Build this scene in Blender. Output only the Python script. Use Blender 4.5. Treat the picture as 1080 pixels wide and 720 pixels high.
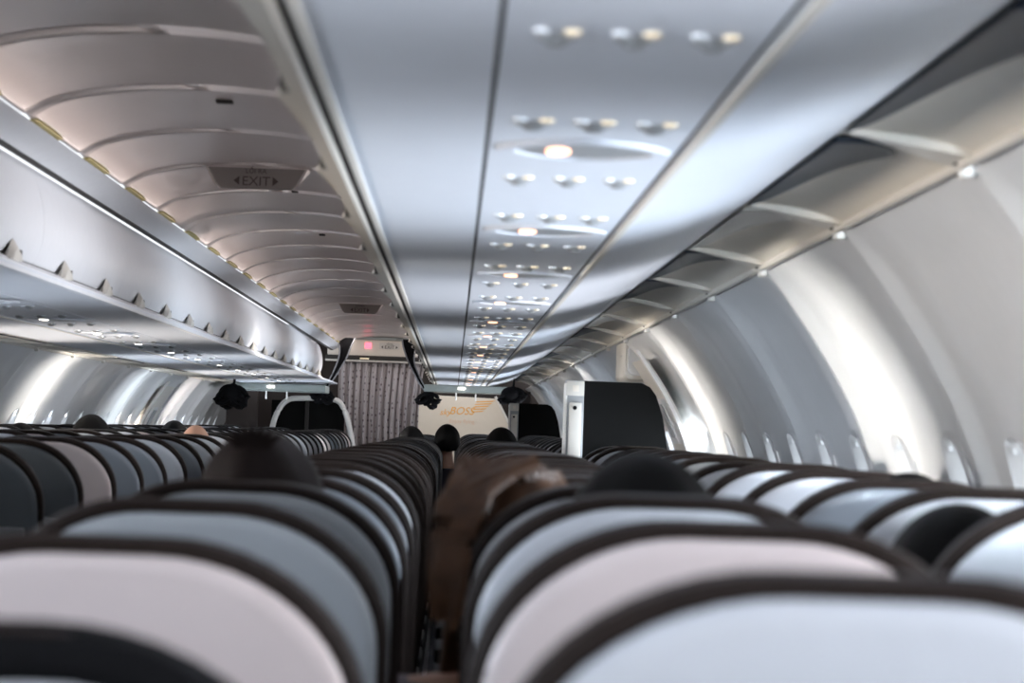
import bpy, bmesh, math, random
from mathutils import Vector, Matrix
random.seed(4)
PI = math.pi
EYE = 1.18                       # eye height above the cabin floor
scene = bpy.context.scene
for o in list(bpy.data.objects): bpy.data.objects.remove(o)
COL = scene.collection

# ------------------------------------------------------------------ camera
FPX = 2900.0
VPX, VPY, ROLL = 478.0, 449.0, math.radians(2.0)
v = Vector((VPX-540, -(VPY-360), -FPX)).normalized()      # cabin axis in camera coordinates
u = Vector((math.sin(ROLL), math.cos(ROLL), 0))
zc = (u - v*u.dot(v)).normalized(); xc = v.cross(zc)
M3 = Matrix((xc, v, zc))                                   # camera -> world
cd = bpy.data.cameras.new('camera'); cam = bpy.data.objects.new('camera', cd); COL.objects.link(cam)
cam.matrix_world = Matrix.Translation((0, 0, EYE)) @ M3.to_4x4()
cd.sensor_width = 36; cd.lens = FPX*36/1080; cd.clip_start = .05; cd.clip_end = 200
cd.dof.use_dof = True; cd.dof.focus_distance = 19; cd.dof.aperture_fstop = 7.0
scene.camera = cam
# ------------------------------------------------------------------ world and light
scene.view_settings.view_transform = 'Standard'; scene.view_settings.look = 'None'
scene.view_settings.exposure = 0.82; scene.view_settings.gamma = 1
scene.view_settings.use_curve_mapping = False
w = bpy.data.worlds.new('sky'); scene.world = w; w.use_nodes = True
w.node_tree.nodes['Background'].inputs[0].default_value = (.90, .93, .98, 1)
w.node_tree.nodes['Background'].inputs[1].default_value = .80

def area(name, loc, rot, sx, sy, power, color, spread=PI):
    l = bpy.data.lights.new(name, 'AREA'); l.shape = 'RECTANGLE'; l.size = sx; l.size_y = sy
    l.energy = power; l.color = color; l.spread = spread
    o = bpy.data.objects.new(name, l); o.location = loc; o.rotation_euler = rot; COL.objects.link(o)
    return o
for yy, q in ((3.0, .2), (9.5, .60), (16, .65), (22.5, .5), (28.0, .7)):                        # cove lamps above the left bins, washing the aisle ceiling
    area('cove_lamp', (-1.235, yy, EYE+.815), (0, -(PI-1.0), 0), .03, 5.6, 3.2*q, (1, .84, .78))
    area('cove_lamp', (-.265, yy, EYE+.815), (0, PI-1.0, 0), .03, 5.6, 2.4*q, (1, .84, .78))
COOL = (.78, .88, 1); WARM = (1, .90, .80)
# daylight coming in through the two rows of cabin windows
for i, (y, pr, pl) in enumerate([(1.5, 15, 32), (5.0, 17, 23), (9.0, 14, 12), (13.5, 16, 22), (18.5, 14, 12), (23.5, 16, 20), (28, 16, 16)]):
    area('window_daylight', (1.17, y, EYE-.10), (0, PI/2+.22, 0), .30, 2.2, pr, COOL if i % 2 else (.93, .95, 1), math.radians(85))
    area('window_daylight', (-2.80, y, EYE-.10), (0, -PI/2-.22, 0), .30, 2.2, pl*1.1, COOL if i % 2 == 0 else WARM, math.radians(85))

# windows where the low sun falls straight in and draws bright bands on the opposite wall, after one added forward fill
area('sun_fill_beam', (1.10, .25, EYE+.07), (PI/2-.06, 0, .045), .24, .30, 7.5, (.80, .91, 1), math.radians(28))  # added lamp aimed forward to brighten the right window seat backs
for yy, pw_, c in ((7.35, 4.2, (1, .95, .88)), (12.3, 4.5, (1, .94, .86)), (20, 4, (1, .95, .9))):
    area('sun_fill_beam', (-2.80, yy, EYE-.06), (0, -PI/2-.05, 0), .24, .34, pw_, c, math.radians(21))
for yy, pw_, c in ((17.9, 4.2, (1, .93, .84)), (22.5, 2.4, (.85, .93, 1)), (26.5, 3.2, (1, .90, .84))):
    area('sun_fill_beam', (1.17, yy, EYE-.06), (0, PI/2+.05, 0), .24, .34, pw_, c, math.radians(26))

area('galley_lamp', (.05, 30.9, EYE+.50), (PI/2-.35, 0, 0), .8, .06, 5, (1, .93, .86))
area('galley_lamp', (-.80, 29.3, EYE+.90), (PI/2-.75, 0, 0), .8, .05, 1.2, (1, .93, .88))
# ------------------------------------------------------------------ materials
def mat(name, col, rough=.5, metal=0, emit=None, es=0, noise=None, coat=0, bump=0, nscale=20, spec=.5):
    m = bpy.data.materials.new(name); m.use_nodes = True
    nt = m.node_tree; b = nt.nodes['Principled BSDF']
    b.inputs['Base Color'].default_value = (*col, 1); b.inputs['Roughness'].default_value = rough
    b.inputs['Metallic'].default_value = metal; b.inputs['Coat Weight'].default_value = coat
    b.inputs['Specular IOR Level'].default_value = spec
    if emit: b.inputs['Emission Color'].default_value = (*emit, 1); b.inputs['Emission Strength'].default_value = es
    n = nt.nodes.new('ShaderNodeTexNoise'); n.inputs['Scale'].default_value = nscale; n.inputs['Detail'].default_value = 4
    tc = nt.nodes.new('ShaderNodeTexCoord'); nt.links.new(tc.outputs['Object'], n.inputs['Vector'])
    mx = nt.nodes.new('ShaderNodeMix'); mx.data_type = 'RGBA'
    k = noise if noise is not None else .04
    mx.inputs[6].default_value = (*[c*(1-k) for c in col], 1); mx.inputs[7].default_value = (*[min(1, c*(1+k)) for c in col], 1)
    nt.links.new(n.outputs['Fac'], mx.inputs[0]); nt.links.new(mx.outputs[2], b.inputs['Base Color'])
    if bump:
        bp = nt.nodes.new('ShaderNodeBump'); bp.inputs['Strength'].default_value = bump; bp.inputs['Distance'].default_value = .004
        nt.links.new(n.outputs['Fac'], bp.inputs['Height']); nt.links.new(bp.outputs[0], b.inputs['Normal'])
    return m
M = dict(
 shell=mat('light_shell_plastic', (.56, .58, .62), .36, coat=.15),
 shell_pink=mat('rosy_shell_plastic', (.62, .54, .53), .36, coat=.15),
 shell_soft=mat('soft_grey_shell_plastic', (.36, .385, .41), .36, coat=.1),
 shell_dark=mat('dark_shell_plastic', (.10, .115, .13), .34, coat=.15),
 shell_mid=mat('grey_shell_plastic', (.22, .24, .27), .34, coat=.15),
 leather=mat('black_leather', (.016, .015, .015), .5, noise=.3, bump=.25, nscale=90, spec=.14),
 rim=mat('dark_brown_piping', (.020, .014, .012), .45, noise=.3, nscale=60, spec=.14),
 metal=mat('brushed_metal', (.55, .55, .56), .3, 1),
 tray=mat('tray_plastic', (.22, .235, .26), .4),
 bin=mat('bin_plastic', (.70, .71, .74), .42, coat=0),
 under=mat('bin_underside_plastic', (.64, .67, .73), .42, coat=0),
 wall=mat('sidewall_plastic', (.70, .71, .72), .34, coat=.1),
 rail=mat('beige_rail_plastic', (.36, .33, .29), .45, noise=.12),
 cream=mat('cream_plastic', (.62, .59, .54), .38),
 ceil=mat('ceiling_plastic', (.52, .47, .45), .34, coat=.1),
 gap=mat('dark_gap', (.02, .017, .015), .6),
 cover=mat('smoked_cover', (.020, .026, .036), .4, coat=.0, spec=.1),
 cover_reflect=mat('pale_reflection_cover', (.40, .39, .36), .3),  # same cove cover with a bright reflection put into its colour
 beige=mat('beige_cove', (.62, .58, .51), .40),
 grey=mat('grey_plastic', (.30, .31, .32), .35),
 greenish=mat('greenish_grey_plastic', (.23, .26, .25), .35),
 black=mat('black_plastic', (.006, .006, .006), .5, spec=.05),
 blackcloth=mat('black_cloth', (.005, .005, .006), .85, noise=.3, bump=.3, nscale=150, spec=.1),
 binding=mat('grey_binding', (.25, .25, .27), .7),
 white=mat('white_plastic', (.80, .78, .75), .35),
 yellow=mat('painted_cove_light', (.42, .36, .15), .6, noise=.2),  # yellow light along the cove, put into the strip's colour
 carpet=mat('carpet', (.03, .033, .045), .95, noise=.4, bump=.6, nscale=300),
 signlit=mat('lit_sign', (.9, .5, .35), .4, emit=(1, .48, .28), es=1.9),
 glint_w=mat('nozzle_glint_white', (.8, .85, .9), .15, emit=(.85, .92, 1), es=.10),
 glint_lamp_y=mat('warm_glint_lamp', (.9, .8, .6), .15, emit=(1, .80, .52), es=.22),
 white_lit=mat('white_lit_sign', (.9, .9, .85), .4, emit=(1, .93, .85), es=3.0),
 red=mat('red_lit_sign', (.9, .1, .15), .4, emit=(1, .12, .18), es=1.4),
 signtext=mat('sign_lettering', (.05, .035, .03), .5),
 plate=mat('sign_plate', (.20, .18, .17), .35),
 orange=mat('orange_print', (.85, .42, .06), .5),
 paleprint=mat('pale_orange_print', (.75, .55, .42), .5),
 board=mat('bulkhead_board', (.72, .66, .58), .4),
 brown=mat('dark_brown_panel', (.035, .022, .018), .5),
 pane=mat('window_daylit_pane', (.9, .95, 1), .2, emit=(.86, .93, 1), es=2.4),
 skin=mat('skin', (.50, .28, .19), .5, noise=.08),
 hair_black=mat('black_hair', (.004, .0035, .0035), .6, noise=.4, bump=.5, nscale=200, spec=.12),
 hair_dark=mat('dark_brown_hair', (.014, .009, .008), .6, noise=.5, bump=.5, nscale=150, spec=.12),
 hair_brown=mat('chestnut_hair', (.058, .024, .009), .5, noise=.7, bump=.6, nscale=30, spec=.3),
 shirt_dark=mat('dark_shirt_cloth', (.03, .03, .04), .9, noise=.2),
 shirt_grey=mat('grey_shirt_cloth', (.15, .12, .13), .9, noise=.2),
 trousers=mat('navy_trouser_cloth', (.02, .024, .04), .9, noise=.2),
)
def curtain_mat():
    m = mat('curtain_fabric', (.36, .32, .33), .9)
    nt = m.node_tree; b = nt.nodes['Principled BSDF']; tc = nt.nodes.new('ShaderNodeTexCoord')
    mp = nt.nodes.new('ShaderNodeMapping'); mp.inputs['Scale'].default_value = (22, 1, 15)
    vo = nt.nodes.new('ShaderNodeTexVoronoi'); vo.inputs['Scale'].default_value = 1.0; vo.inputs['Randomness'].default_value = .35
    rp = nt.nodes.new('ShaderNodeValToRGB')
    rp.color_ramp.elements[0].color = (.20, .165, .17, 1); rp.color_ramp.elements[1].color = (.50, .45, .45, 1)
    rp.color_ramp.elements[0].position = .17; rp.color_ramp.elements[1].position = .27
    nt.links.new(tc.outputs['Object'], mp.inputs[0]); nt.links.new(mp.outputs[0], vo.inputs['Vector'])
    nt.links.new(vo.outputs['Distance'], rp.inputs[0]); nt.links.new(rp.outputs[0], b.inputs['Base Color'])
    return m
M['curtain'] = curtain_mat()

# ------------------------------------------------------------------ helpers
def mesh(name, vs, fs, m, smooth=True):
    me = bpy.data.meshes.new(name); me.from_pydata([tuple(p) for p in vs], [], fs); me.validate()
    bm = bmesh.new(); bm.from_mesh(me); bmesh.ops.recalc_face_normals(bm, faces=bm.faces); bm.to_mesh(me); bm.free()
    me.materials.append(m)
    if smooth:
        me.polygons.foreach_set('use_smooth', [True]*len(me.polygons))
        me.set_sharp_from_angle(angle=math.radians(38))
    return me
def obj(name, me, parent=None, loc=(0, 0, 0), rot=(0, 0, 0)):
    o = bpy.data.objects.new(name, me); COL.objects.link(o); o.location = loc; o.rotation_euler = rot
    if parent: o.parent = parent
    return o
def tag(o, label, cat, group=None):
    o['label'] = label; o['category'] = cat
    if group: o['group'] = group
    return o
def thing(name, label, cat, loc=(0, 0, 0), rot=(0, 0, 0), group=None):
    o = bpy.data.objects.new(name, None); o.empty_display_size = .1; COL.objects.link(o)
    o.location = loc; o.rotation_euler = rot
    return tag(o, label, cat, group)
def structure(o): o['kind'] = 'structure'; return o
def dup(root, loc=None, rot=None, swap=None):
    r = root.copy(); COL.objects.link(r)
    if loc is not None: r.location = loc
    if rot is not None: r.rotation_euler = rot
    for ch in list(root.children):
        c = ch.copy(); COL.objects.link(c); c.parent = r
        if swap and ch.name.split('.')[0] in swap: c.data = swap[ch.name.split('.')[0]]
        for g in list(ch.children):
            d = g.copy(); COL.objects.link(d); d.parent = c
    return r
class MB:
    def __init__(s): s.v = []; s.f = []
    def add(s, vs, fs):
        n = len(s.v); s.v += [Vector(p) for p in vs]; s.f += [tuple(i+n for i in f) for f in fs]; return s
    def box(s, c, d, r=0, ax='X'):
        bm = bmesh.new(); bmesh.ops.create_cube(bm, size=1)
        bmesh.ops.scale(bm, vec=d, verts=bm.verts)
        b = min(d)*.18
        bmesh.ops.bevel(bm, geom=bm.edges, offset=b, segments=2, affect='EDGES', profile=.6)
        if r: bmesh.ops.rotate(bm, matrix=Matrix.Rotation(r, 3, ax), verts=bm.verts, cent=(0, 0, 0))
        bmesh.ops.translate(bm, vec=c, verts=bm.verts); bm.verts.index_update()
        s.add([q.co.copy() for q in bm.verts], [[q.index for q in f.verts] for f in bm.faces]); bm.free(); return s
    def loft(s, rings, closed=True, caps=True):
        n = len(rings[0]); b = len(s.v)
        for r in rings: s.v += [Vector(p) for p in r]
        m = n if closed else n-1
        for i in range(len(rings)-1):
            for j in range(m):
                k = (j+1) % n
                s.f.append((b+i*n+j, b+i*n+k, b+(i+1)*n+k, b+(i+1)*n+j))
        if caps and closed:
            s.f.append(tuple(b+j for j in range(n))); s.f.append(tuple(b+(len(rings)-1)*n+j for j in reversed(range(n))))
        return s
    def tube(s, pts, rad, n=10, flat=1.0, up=None):
        pts = [Vector(p) for p in pts]; rings = []
        for i, p in enumerate(pts):
            t = (pts[min(i+1, len(pts)-1)]-pts[max(i-1, 0)]).normalized()
            a = t.cross(Vector(up) if up else (Vector((0, 0, 1)) if abs(t.z) < .9 else Vector((0, 1, 0)))).normalized(); b = t.cross(a)
            r = rad[i] if isinstance(rad, (list, tuple)) else rad
            rings.append([p + a*r*math.cos(2*PI*k/n) + b*r*flat*math.sin(2*PI*k/n) for k in range(n)])
        return s.loft(rings)
    def ellipsoid(s, c, r, nu=16, nv=10):
        vs = []; fs = []
        for i in range(1, nv):
            t = PI*i/nv
            for j in range(nu):
                p = 2*PI*j/nu; vs.append((c[0]+r[0]*math.sin(t)*math.cos(p), c[1]+r[1]*math.sin(t)*math.sin(p), c[2]+r[2]*math.cos(t)))
        for i in range(nv-2):
            for j in range(nu):
                k = (j+1) % nu; fs.append((i*nu+j, i*nu+k, (i+1)*nu+k, (i+1)*nu+j))
        vs += [(c[0], c[1], c[2]+r[2]), (c[0], c[1], c[2]-r[2])]; a = len(vs)-2
        for j in range(nu):
            k = (j+1) % nu; fs.append((a, k, j)); fs.append((a+1, (nv-2)*nu+j, (nv-2)*nu+k))
        return s.add(vs, fs)
    def me(s, name, m, smooth=True): return mesh(name, s.v, s.f, m, smooth)
    def ob(s, name, m, parent=None, **k): return obj(name, s.me(name, m), parent, **k)
def E(x, y, z): return (x, y, z+EYE)
def strip(profile, y0, y1, ny=1, thick=.012):
    """a shell extruded along the cabin from a profile of (x, z-above-eye) points, with real thickness"""
    n = len(profile); P = [Vector((a, b)) for a, b in profile]; off = []
    for i in range(n):
        t = (P[min(i+1, n-1)]-P[max(i-1, 0)]).normalized(); off.append(P[i]+Vector((-t.y, t.x))*thick)
    ring2 = P+list(reversed(off)); m = MB()
    m.loft([[E(p.x, y0+(y1-y0)*k/ny, p.y) for p in ring2] for k in range(ny+1)])
    return m
def smoothline(pts, n=6):
    """Catmull-Rom through 2D points"""
    out = []; P = [Vector(p) for p in pts]
    for i in range(len(P)-1):
        a, b, c, d = P[max(i-1, 0)], P[i], P[i+1], P[min(i+2, len(P)-1)]
        for k in range(n):
            t = k/n; out.append(.5*((2*b)+(c-a)*t+(2*a-5*b+4*c-d)*t*t+(-a+3*b-3*c+d)*t**3))
    out.append(P[-1]); return [tuple(p) for p in out]
def text(s, size, m, name, parent=None, loc=(0, 0, 0), rot=(PI/2, 0, 0), ext=.001, shear=0):
    c = bpy.data.curves.new(name, 'FONT'); c.body = s; c.size = size; c.extrude = ext; c.align_x = 'CENTER'; c.align_y = 'CENTER'; c.shear = shear
    t = bpy.data.objects.new('t', c); COL.objects.link(t)
    bpy.context.view_layer.update()
    me = bpy.data.meshes.new_from_object(t.evaluated_get(bpy.context.evaluated_depsgraph_get()))
    bpy.data.objects.remove(t); me.materials.clear(); me.materials.append(m)
    return obj(name, me, parent, loc, rot)
ORD = ['first','second','third','fourth','fifth','sixth','seventh','eighth','ninth','tenth','eleventh','twelfth','thirteenth','fourteenth','fifteenth','sixteenth','seventeenth','eighteenth','nineteenth','twentieth']
TEN = {2: 'twenty', 3: 'thirty', 4: 'forty'}
def ordn(i):
    if i <= 20: return ORD[i-1]
    return {30: 'thirtieth', 40: 'fortieth'}.get(i) or TEN[i//10]+'-'+ORD[i % 10-1]

# ------------------------------------------------------------------ structure
Y0, Y1 = -1.6, 30.0
ZR, ZL = .43, .405                     # undersides of the right and left bins above the eye
XC = -.77                              # middle of the aisle
floor = MB().box((XC, 17, -.02), (4.3, 38, .04)).ob('floor', M['carpet']); structure(floor)

# side walls: scalloped panels with window openings
RJ = (.864, .48); LJ = (-2.48, .385)
OFF = [(0, 0), (.065, -.065), (.14, -.163), (.22, -.285), (.291, -.416), (.346, -.557), (.375, -.70), (.385, -.88), (.375, -1.15), (.35, -1.45), (.30, -1.70)]
def wall_profile(side):
    j = RJ if side > 0 else LJ; zb = -EYE
    sc = (zb-j[1])/(-1.70)
    return smoothline([(j[0]+side*a, j[1]+b*(sc if b < -.6 else 1)) for a, b in OFF], 5)
T = 1.546; TY = {1: 1.57, -1: .85}
WCZ = -.165; WH = .175; WW = .115      # windows: centre height, half height, half width
def wall(side, name, door_y):
    prof = wall_profile(side); bm_v = []; bm_f = []; m = MB()
    ys = []; y = Y0
    while y < Y1+3.5: ys.append(y); y += T/32
    n = len(prof); grid = []
    for y in ys:
        ph = ((y-TY[side]) / T) % 1.0
        a = abs(ph-.5)*2                                    # 1 at the panel joint
        bulge = .030*(1-a**6) - .016*math.exp(-((ph*2 % 1)-.5)**2/.02)
        if a > .955: bulge = -.012
        row = []
        for i, (px, pz) in enumerate(prof):
            t = i/(n-1); k = min(1, t*7)
            row.append(E(px+side*bulge*k, y, pz))
        grid.append(row)
    m.v = [Vector(p) for r in grid for p in r]
    wins = []
    k = 0
    while True:
        wy = TY[side]+T*(.25+.5*k)-T*2
        if wy > Y1+2.5: break
        if abs(wy-door_y) > .75: wins.append(wy)
        k += 1
    for i in range(len(ys)-1):
        for j in range(n-1):
            cy = (ys[i]+ys[i+1])/2; cz = (prof[j][1]+prof[j+1][1])/2
            if any(abs((cy-wy)/WW)**3+abs((cz-WCZ)/WH)**3 < 1 for wy in wins): continue
            m.f.append((i*n+j, i*n+j+1, (i+1)*n+j+1, (i+1)*n+j))
    o = m.ob(name, M['wall']); structure(o)
    mod = o.modifiers.new('thickness', 'SOLIDIFY'); mod.thickness = .012; mod.offset = 0
    return wins
def xwall(side, z):
    pr = wall_profile(side)
    for a, b in zip(pr, pr[1:]):
        if a[1] >= z >= b[1]: return a[0]+(b[0]-a[0])*(a[1]-z)/(a[1]-b[1])
    return pr[-1][0]
RDOOR, LDOOR = 13.9, 24.6
wr = wall(1, 'wall_right', RDOOR); wl = wall(-1, 'wall_left', LDOOR)
# windows: deep reveal, bright pane and a half-drawn shade
def window_mesh(side):
    N = 28; rings = []
    def ring(w, h, d):
        r = []
        for k in range(N):
            a = 2*PI*k/N; c, s = math.cos(a), math.sin(a)
            y = math.copysign(abs(c)**(2/3), c)*w; z = math.copysign(abs(s)**(2/3), s)*h
            x = xwall(side, WCZ+z)-xwall(side, WCZ)
            r.append((side*d+x*(1-d/.1*.5), y, z))
        return r
    f = MB().loft([ring(WW*1.07, WH*1.05, .004), ring(WW*1.03, WH*1.03, -.006), ring(WW*.98, WH*.98, .004), ring(WW*.80, WH*.84, .075)], caps=False)
    p = MB().add(ring(WW*.81, WH*.85, .078), [tuple(range(N))])
    return f.me('window_frame', M['wall']), p.me('window_pane', M['pane'])
num = 1
for side, wins in ((1, wr), (-1, wl)):
    fm, pm = window_mesh(side)
    fm.polygons.foreach_set('use_smooth', [True]*len(fm.polygons))
    for wy in wins:
        f = obj('window_%d' % num, fm, None, E(xwall(side, WCZ)+side*.012, wy, WCZ)); structure(f)
        obj('window_pane', pm, f); num += 1

# cove between wall and bin: smoked cover, pale where a reflection is painted in, and beige base per bay, curved rib, bracket
def cove(side, cx):
    j = RJ if side > 0 else LJ
    b = (.645, .528) if side > 0 else (-2.185, .373)          # bend in the underside
    def P(s, y, lift=0):                                    # s: 0 at bend .. 1 at wall
        x = b[0]+(j[0]-b[0])*s; z = b[1]+(j[1]-b[1])*s+(.012 if side > 0 else .002)*math.sin(PI*s)
        return E(x, y, z-lift)
    nb = 0; y = TY[side]-2*T
    base = None; pale = None
    while y < Y1:
        nb += 1
        if base is None:
            root = thing('cove_panel', '', 'cove panel', (0, 0, 0))
            ny, ns = 14, 12
            m = MB(); m.v = []
            for a in range(ny+1):
                yy = T*a/ny
                for c in range(ns+1):
                    s = c/ns; scoop = (.020 if side > 0 else .010)*math.sin(PI*a/ny)*math.sin(PI*s)
                    p = P(s, yy); m.v.append(Vector((p[0], p[1], p[2]+scoop)))
            for a in range(ny):
                for c in range(ns): m.f.append((a*(ns+1)+c, a*(ns+1)+c+1, (a+1)*(ns+1)+c+1, (a+1)*(ns+1)+c))
            bo = m.ob('cove_base', M['beige'], root)
            md = bo.modifiers.new('t', 'SOLIDIFY'); md.thickness = .006; md.offset = 1 if side > 0 else 1
            m = MB(); cols = 16; rows = 8; vs = []
            for a in range(cols+1):
                t = a/cols; yy = T*(.04+.94*t)
                smax = .66*min(1, (t+.02)/.12)**.6*(1-t)**.75 + .01
                for c in range(rows+1):
                    s = smax*c/rows
                    p = P(s, yy); scoop = (.020 if side > 0 else .010)*math.sin(PI*yy/T)*math.sin(PI*s)
                    vs.append(Vector((p[0], p[1], p[2]+scoop-.005)))
            m.v = vs
            for a in range(cols):
                for c in range(rows): m.f.append((a*(rows+1)+c, a*(rows+1)+c+1, (a+1)*(rows+1)+c+1, (a+1)*(rows+1)+c))
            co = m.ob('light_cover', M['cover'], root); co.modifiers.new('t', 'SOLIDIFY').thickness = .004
            # rib between bays
            m = MB(); top = []; 
            for c in range(15):
                s = c/14; wd = .010+.10*s**1.6
                p0 = P(s, -wd, .004+.012*math.sin(PI*s)); p1 = P(s, wd, .004+.012*math.sin(PI*s)); p2 = P(s, wd*.9, -.02); p3 = P(s, -wd*.9, -.02)
                top.append([p0, p1, p2, p3])
            m.loft(top); m.ob('rib', M['cream'], root)
            m = MB().box(E(j[0]-side*.004, 0, j[1]-.012), (.022, .05, .034)); m.ob('bracket', M['white'], root)
            m = MB().box(E(j[0]-side*.010, .035, j[1]+.002), (.02, .03, .012)); m.ob('clip', M['gap'], root)
            base = root; r = root; r.location = (0, y, 0)
        else: r = dup(base, (0, y, 0))
        sd = 'right' if side > 0 else 'left'
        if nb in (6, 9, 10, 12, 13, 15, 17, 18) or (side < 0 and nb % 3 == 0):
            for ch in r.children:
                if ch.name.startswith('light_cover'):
                    if pale is None: pale = ch.data.copy(); pale.materials.clear(); pale.materials.append(M['cover_reflect'])
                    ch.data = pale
            r['label'] = 'beige cove panel with painted pale reflection above the %s windows, %s bay from the camera' % (sd, ordn(nb))
        else: r['label'] = 'smoked and beige cove panel above the %s windows, %s bay from the camera' % (sd, ordn(nb))
        r['group'] = 'cove panels on the %s side' % sd
        y += T
cove(1, 0); cove(-1, 0)
# trim line where the side wall begins
for side, j, nm in ((1, RJ, 'trim_1'), (-1, LJ, 'trim_2')):
    structure(strip([(j[0]-side*.012, j[1]-.016), (j[0]-side*.004, j[1]+.004), (j[0]+side*.02, j[1]+.006)], Y0, Y1, thick=.008).ob(nm, M['cream']))

# undersides of the bins (continuous), service strip, dark joints
def under(side):
    if side > 0:
        A, B, C0, bend = .037, .330, -.174, .645; z = ZR
        segs = [([(C0, z), (A-.004, z)], 'under'), ([(A+.003, z), (B-.004, z)], 'under'), (smoothline([(B+.004, z), (.45, .455), (.56, .490), (.656, .5315)], 5), 'under')]
        nm = 'right'
        f = lambda x: z
    else:
        A, B, C0, bend = -1.55, -1.85, -1.275, -2.185
        f = lambda x: .41-(.038)*(-1.275-x)/.91
        segs = [([(C0, f(C0)), (A+.006, f(A))], 'under'), ([(A-.004, f(A)), (B+.006, f(B))], 'under'), ([(B-.006, f(B)), (bend, .372)], 'under')]
        nm = 'left'
    root = thing('bin_underside', 'long pale underside of the %s overhead bins with two dark lengthwise joints' % nm, 'bin underside', (0, 0, 0))
    names = ['inner_panel', 'service_strip', 'outer_panel']
    for (p, k), n in zip(segs, names):
        if side < 0: p = list(reversed(p))
        strip(p, Y0, Y1, 40, .014 if n != 'outer_panel' else .003).ob(n, M[k], root)
    for x in (A, B):
        MB().box(E(x, (Y0+Y1)/2, f(x)+.012), (.016, Y1-Y0, .018)).ob('joint_gasket', M['gap'], root)
    MB().box(E(B+side*.016, (Y0+Y1)/2, f(B)-.002), (.014, Y1-Y0, .006)).ob('lip', M['cream'], root)
    if side > 0: MB().box(E(-.180, (Y0+Y1)/2, ZR+.001), (.014, Y1-Y0, .010)).ob('edge_strip', M['cream'], root)
    return f
fR = under(1); fL = under(-1)

# overhead bins: door, latch; 1.08 m units along both sides
BL = 1.08
def make_bin(side):
    """side>0: the right row; the door faces the aisle"""
    s = side; x0 = -.218 if s > 0 else -1.32; z0 = ZR if s > 0 else .43
    # door outline in (offset away from aisle, height)
    prof = smoothline([(.012, .030), (-.010, .075), (-.020, .14), (-.012, .22), (.015, .30), (.050, .345)], 4)
    pr = [(x0+s*a, z0+b) for a, b in prof]
    if s > 0: pr = list(reversed(pr))
    root = thing('overhead_bin', '', 'overhead bin')
    def sh(y0, y1, pp, th):
        n = len(pp); P = [Vector(q) for q in pp]; of = [q+Vector((s*th, 0)) for q in P]
        m = MB(); m.loft([[(p.x, y, p.y+EYE) for p in P+list(reversed(of))] for y in (y0, y0+.003, y1-.003, y1)]); return m
    sh(.0015, BL-.0015, pr, .02).ob('door', M['bin'], root)
    body = [(x0+s*.04, z0+.03), (x0+s*.04, z0+.33), (x0+s*.50, z0+.40), (x0+s*.84, z0+.30), (x0+s*.84, z0+.15), (x0+s*.55, z0+.05)]
    m = MB(); m.loft([[(a, y, b+EYE) for a, b in body] for y in (.002, BL-.002)]); m.ob('bin_body', M['bin'], root)
    # latch : a small wedge shaped paddle standing out of the rail
    m = MB(); rings = []
    for k in range(9):
        t = k/8; hgt = .055*math.sin(PI*min(1, t*1.0))**.7+.004; y = BL*.5-.09+.18*t
        rings.append([(x0-s*.020, y, z0+.012+EYE), (x0-s*.028, y, z0+.012+hgt*.55+EYE), (x0-s*.012, y, z0+.014+hgt+EYE), (x0+s*.01, y, z0+.012+EYE)])
    if s > 0:
        rings = []
        for k in range(13):
            t = k/12; q = .030*t**1.5*(1 if t < .97 else .3); y = .04+(BL-.10)*(1-t)
            rings.append([(x0-.004-q, y, z0+.016+EYE), (x0-.008-q, y, z0+.004+EYE), (x0+.006, y, z0-.006+EYE), (x0+.012, y, z0+.004+EYE)])
    m.loft(rings); m.ob('latch', M['rail'] if s > 0 else M['cream'], root)
    m = MB().box((x0-s*.008, (BL*.5+.10 if s < 0 else .02), z0+(.03 if s < 0 else .008)+EYE), (.03, .02, .035) if s < 0 else (.03, .05, .02)); m.ob('latch_shadow_gap', M['gap'], root).name = 'latch_notch_shade'  # dark box painted for the shade in the latch notch
    return root
for side, nm in ((1, 'right'), (-1, 'left')):
    proto = None; y = -1.1+(.33 if side > 0 else 0); k = 0
    yend = 29.2 if side > 0 else 27.2
    while y+BL < yend:
        k += 1
        if proto is None: proto = make_bin(side); r = proto; r.location = (0, y, 0)
        else: r = dup(proto, (0, y, 0))
        r['label'] = 'white overhead bin door on the %s of the aisle, %s bin from the camera' % (nm, ordn(k)); r['group'] = 'overhead bins on the %s' % nm
        y += BL
    yE = y
    # hand rail running under the doors
    x0 = -.218 if side > 0 else -1.32; z0 = ZR if side > 0 else .43
    s = side
    rl = thing('bin_hand_rail', 'long pale hand rail under the %s overhead bin doors' % nm, 'hand rail')
    pr = [(x0, z0+.016), (x0-.004, z0+.004), (x0+.010, z0+.001), (x0+.014, z0+.010)] if s > 0 else [(x0, z0+.012), (x0-s*.012, z0+.002), (x0+.010, z0-.022), (x0+s*-.045, fL(-1.275)-.004)]
    if s > 0: pr = list(reversed(pr))
    strip(pr, Y0, yE, 20, .010).ob('rail', M['rail'] if s > 0 else M['bin'], rl)
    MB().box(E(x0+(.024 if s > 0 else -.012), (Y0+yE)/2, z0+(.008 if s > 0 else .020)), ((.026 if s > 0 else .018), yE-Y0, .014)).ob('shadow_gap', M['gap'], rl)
# ledge above left and right bins and ceiling
for side, nm in ((1, 'trim_3'), (-1, 'trim_4')):
    if side < 0: p = [(-1.262, .845), (-1.275, .822), (-1.335, .790), (-1.345, .800)]
    else: p = [(-.22, .845), (-.23, .822), (-.18, .790), (-.17, .800)]
    if side > 0: p = list(reversed(p))
    structure(strip(p, Y0, Y1, 1, .008).ob(nm, M['bin']))
    x = -1.350 if side < 0 else -.16
    structure(MB().box(E(x, (Y0+Y1)/2, .787), (.03, Y1-Y0, .014)).ob('trim_5' if side > 0 else 'trim_6', M['gap']))
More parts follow.
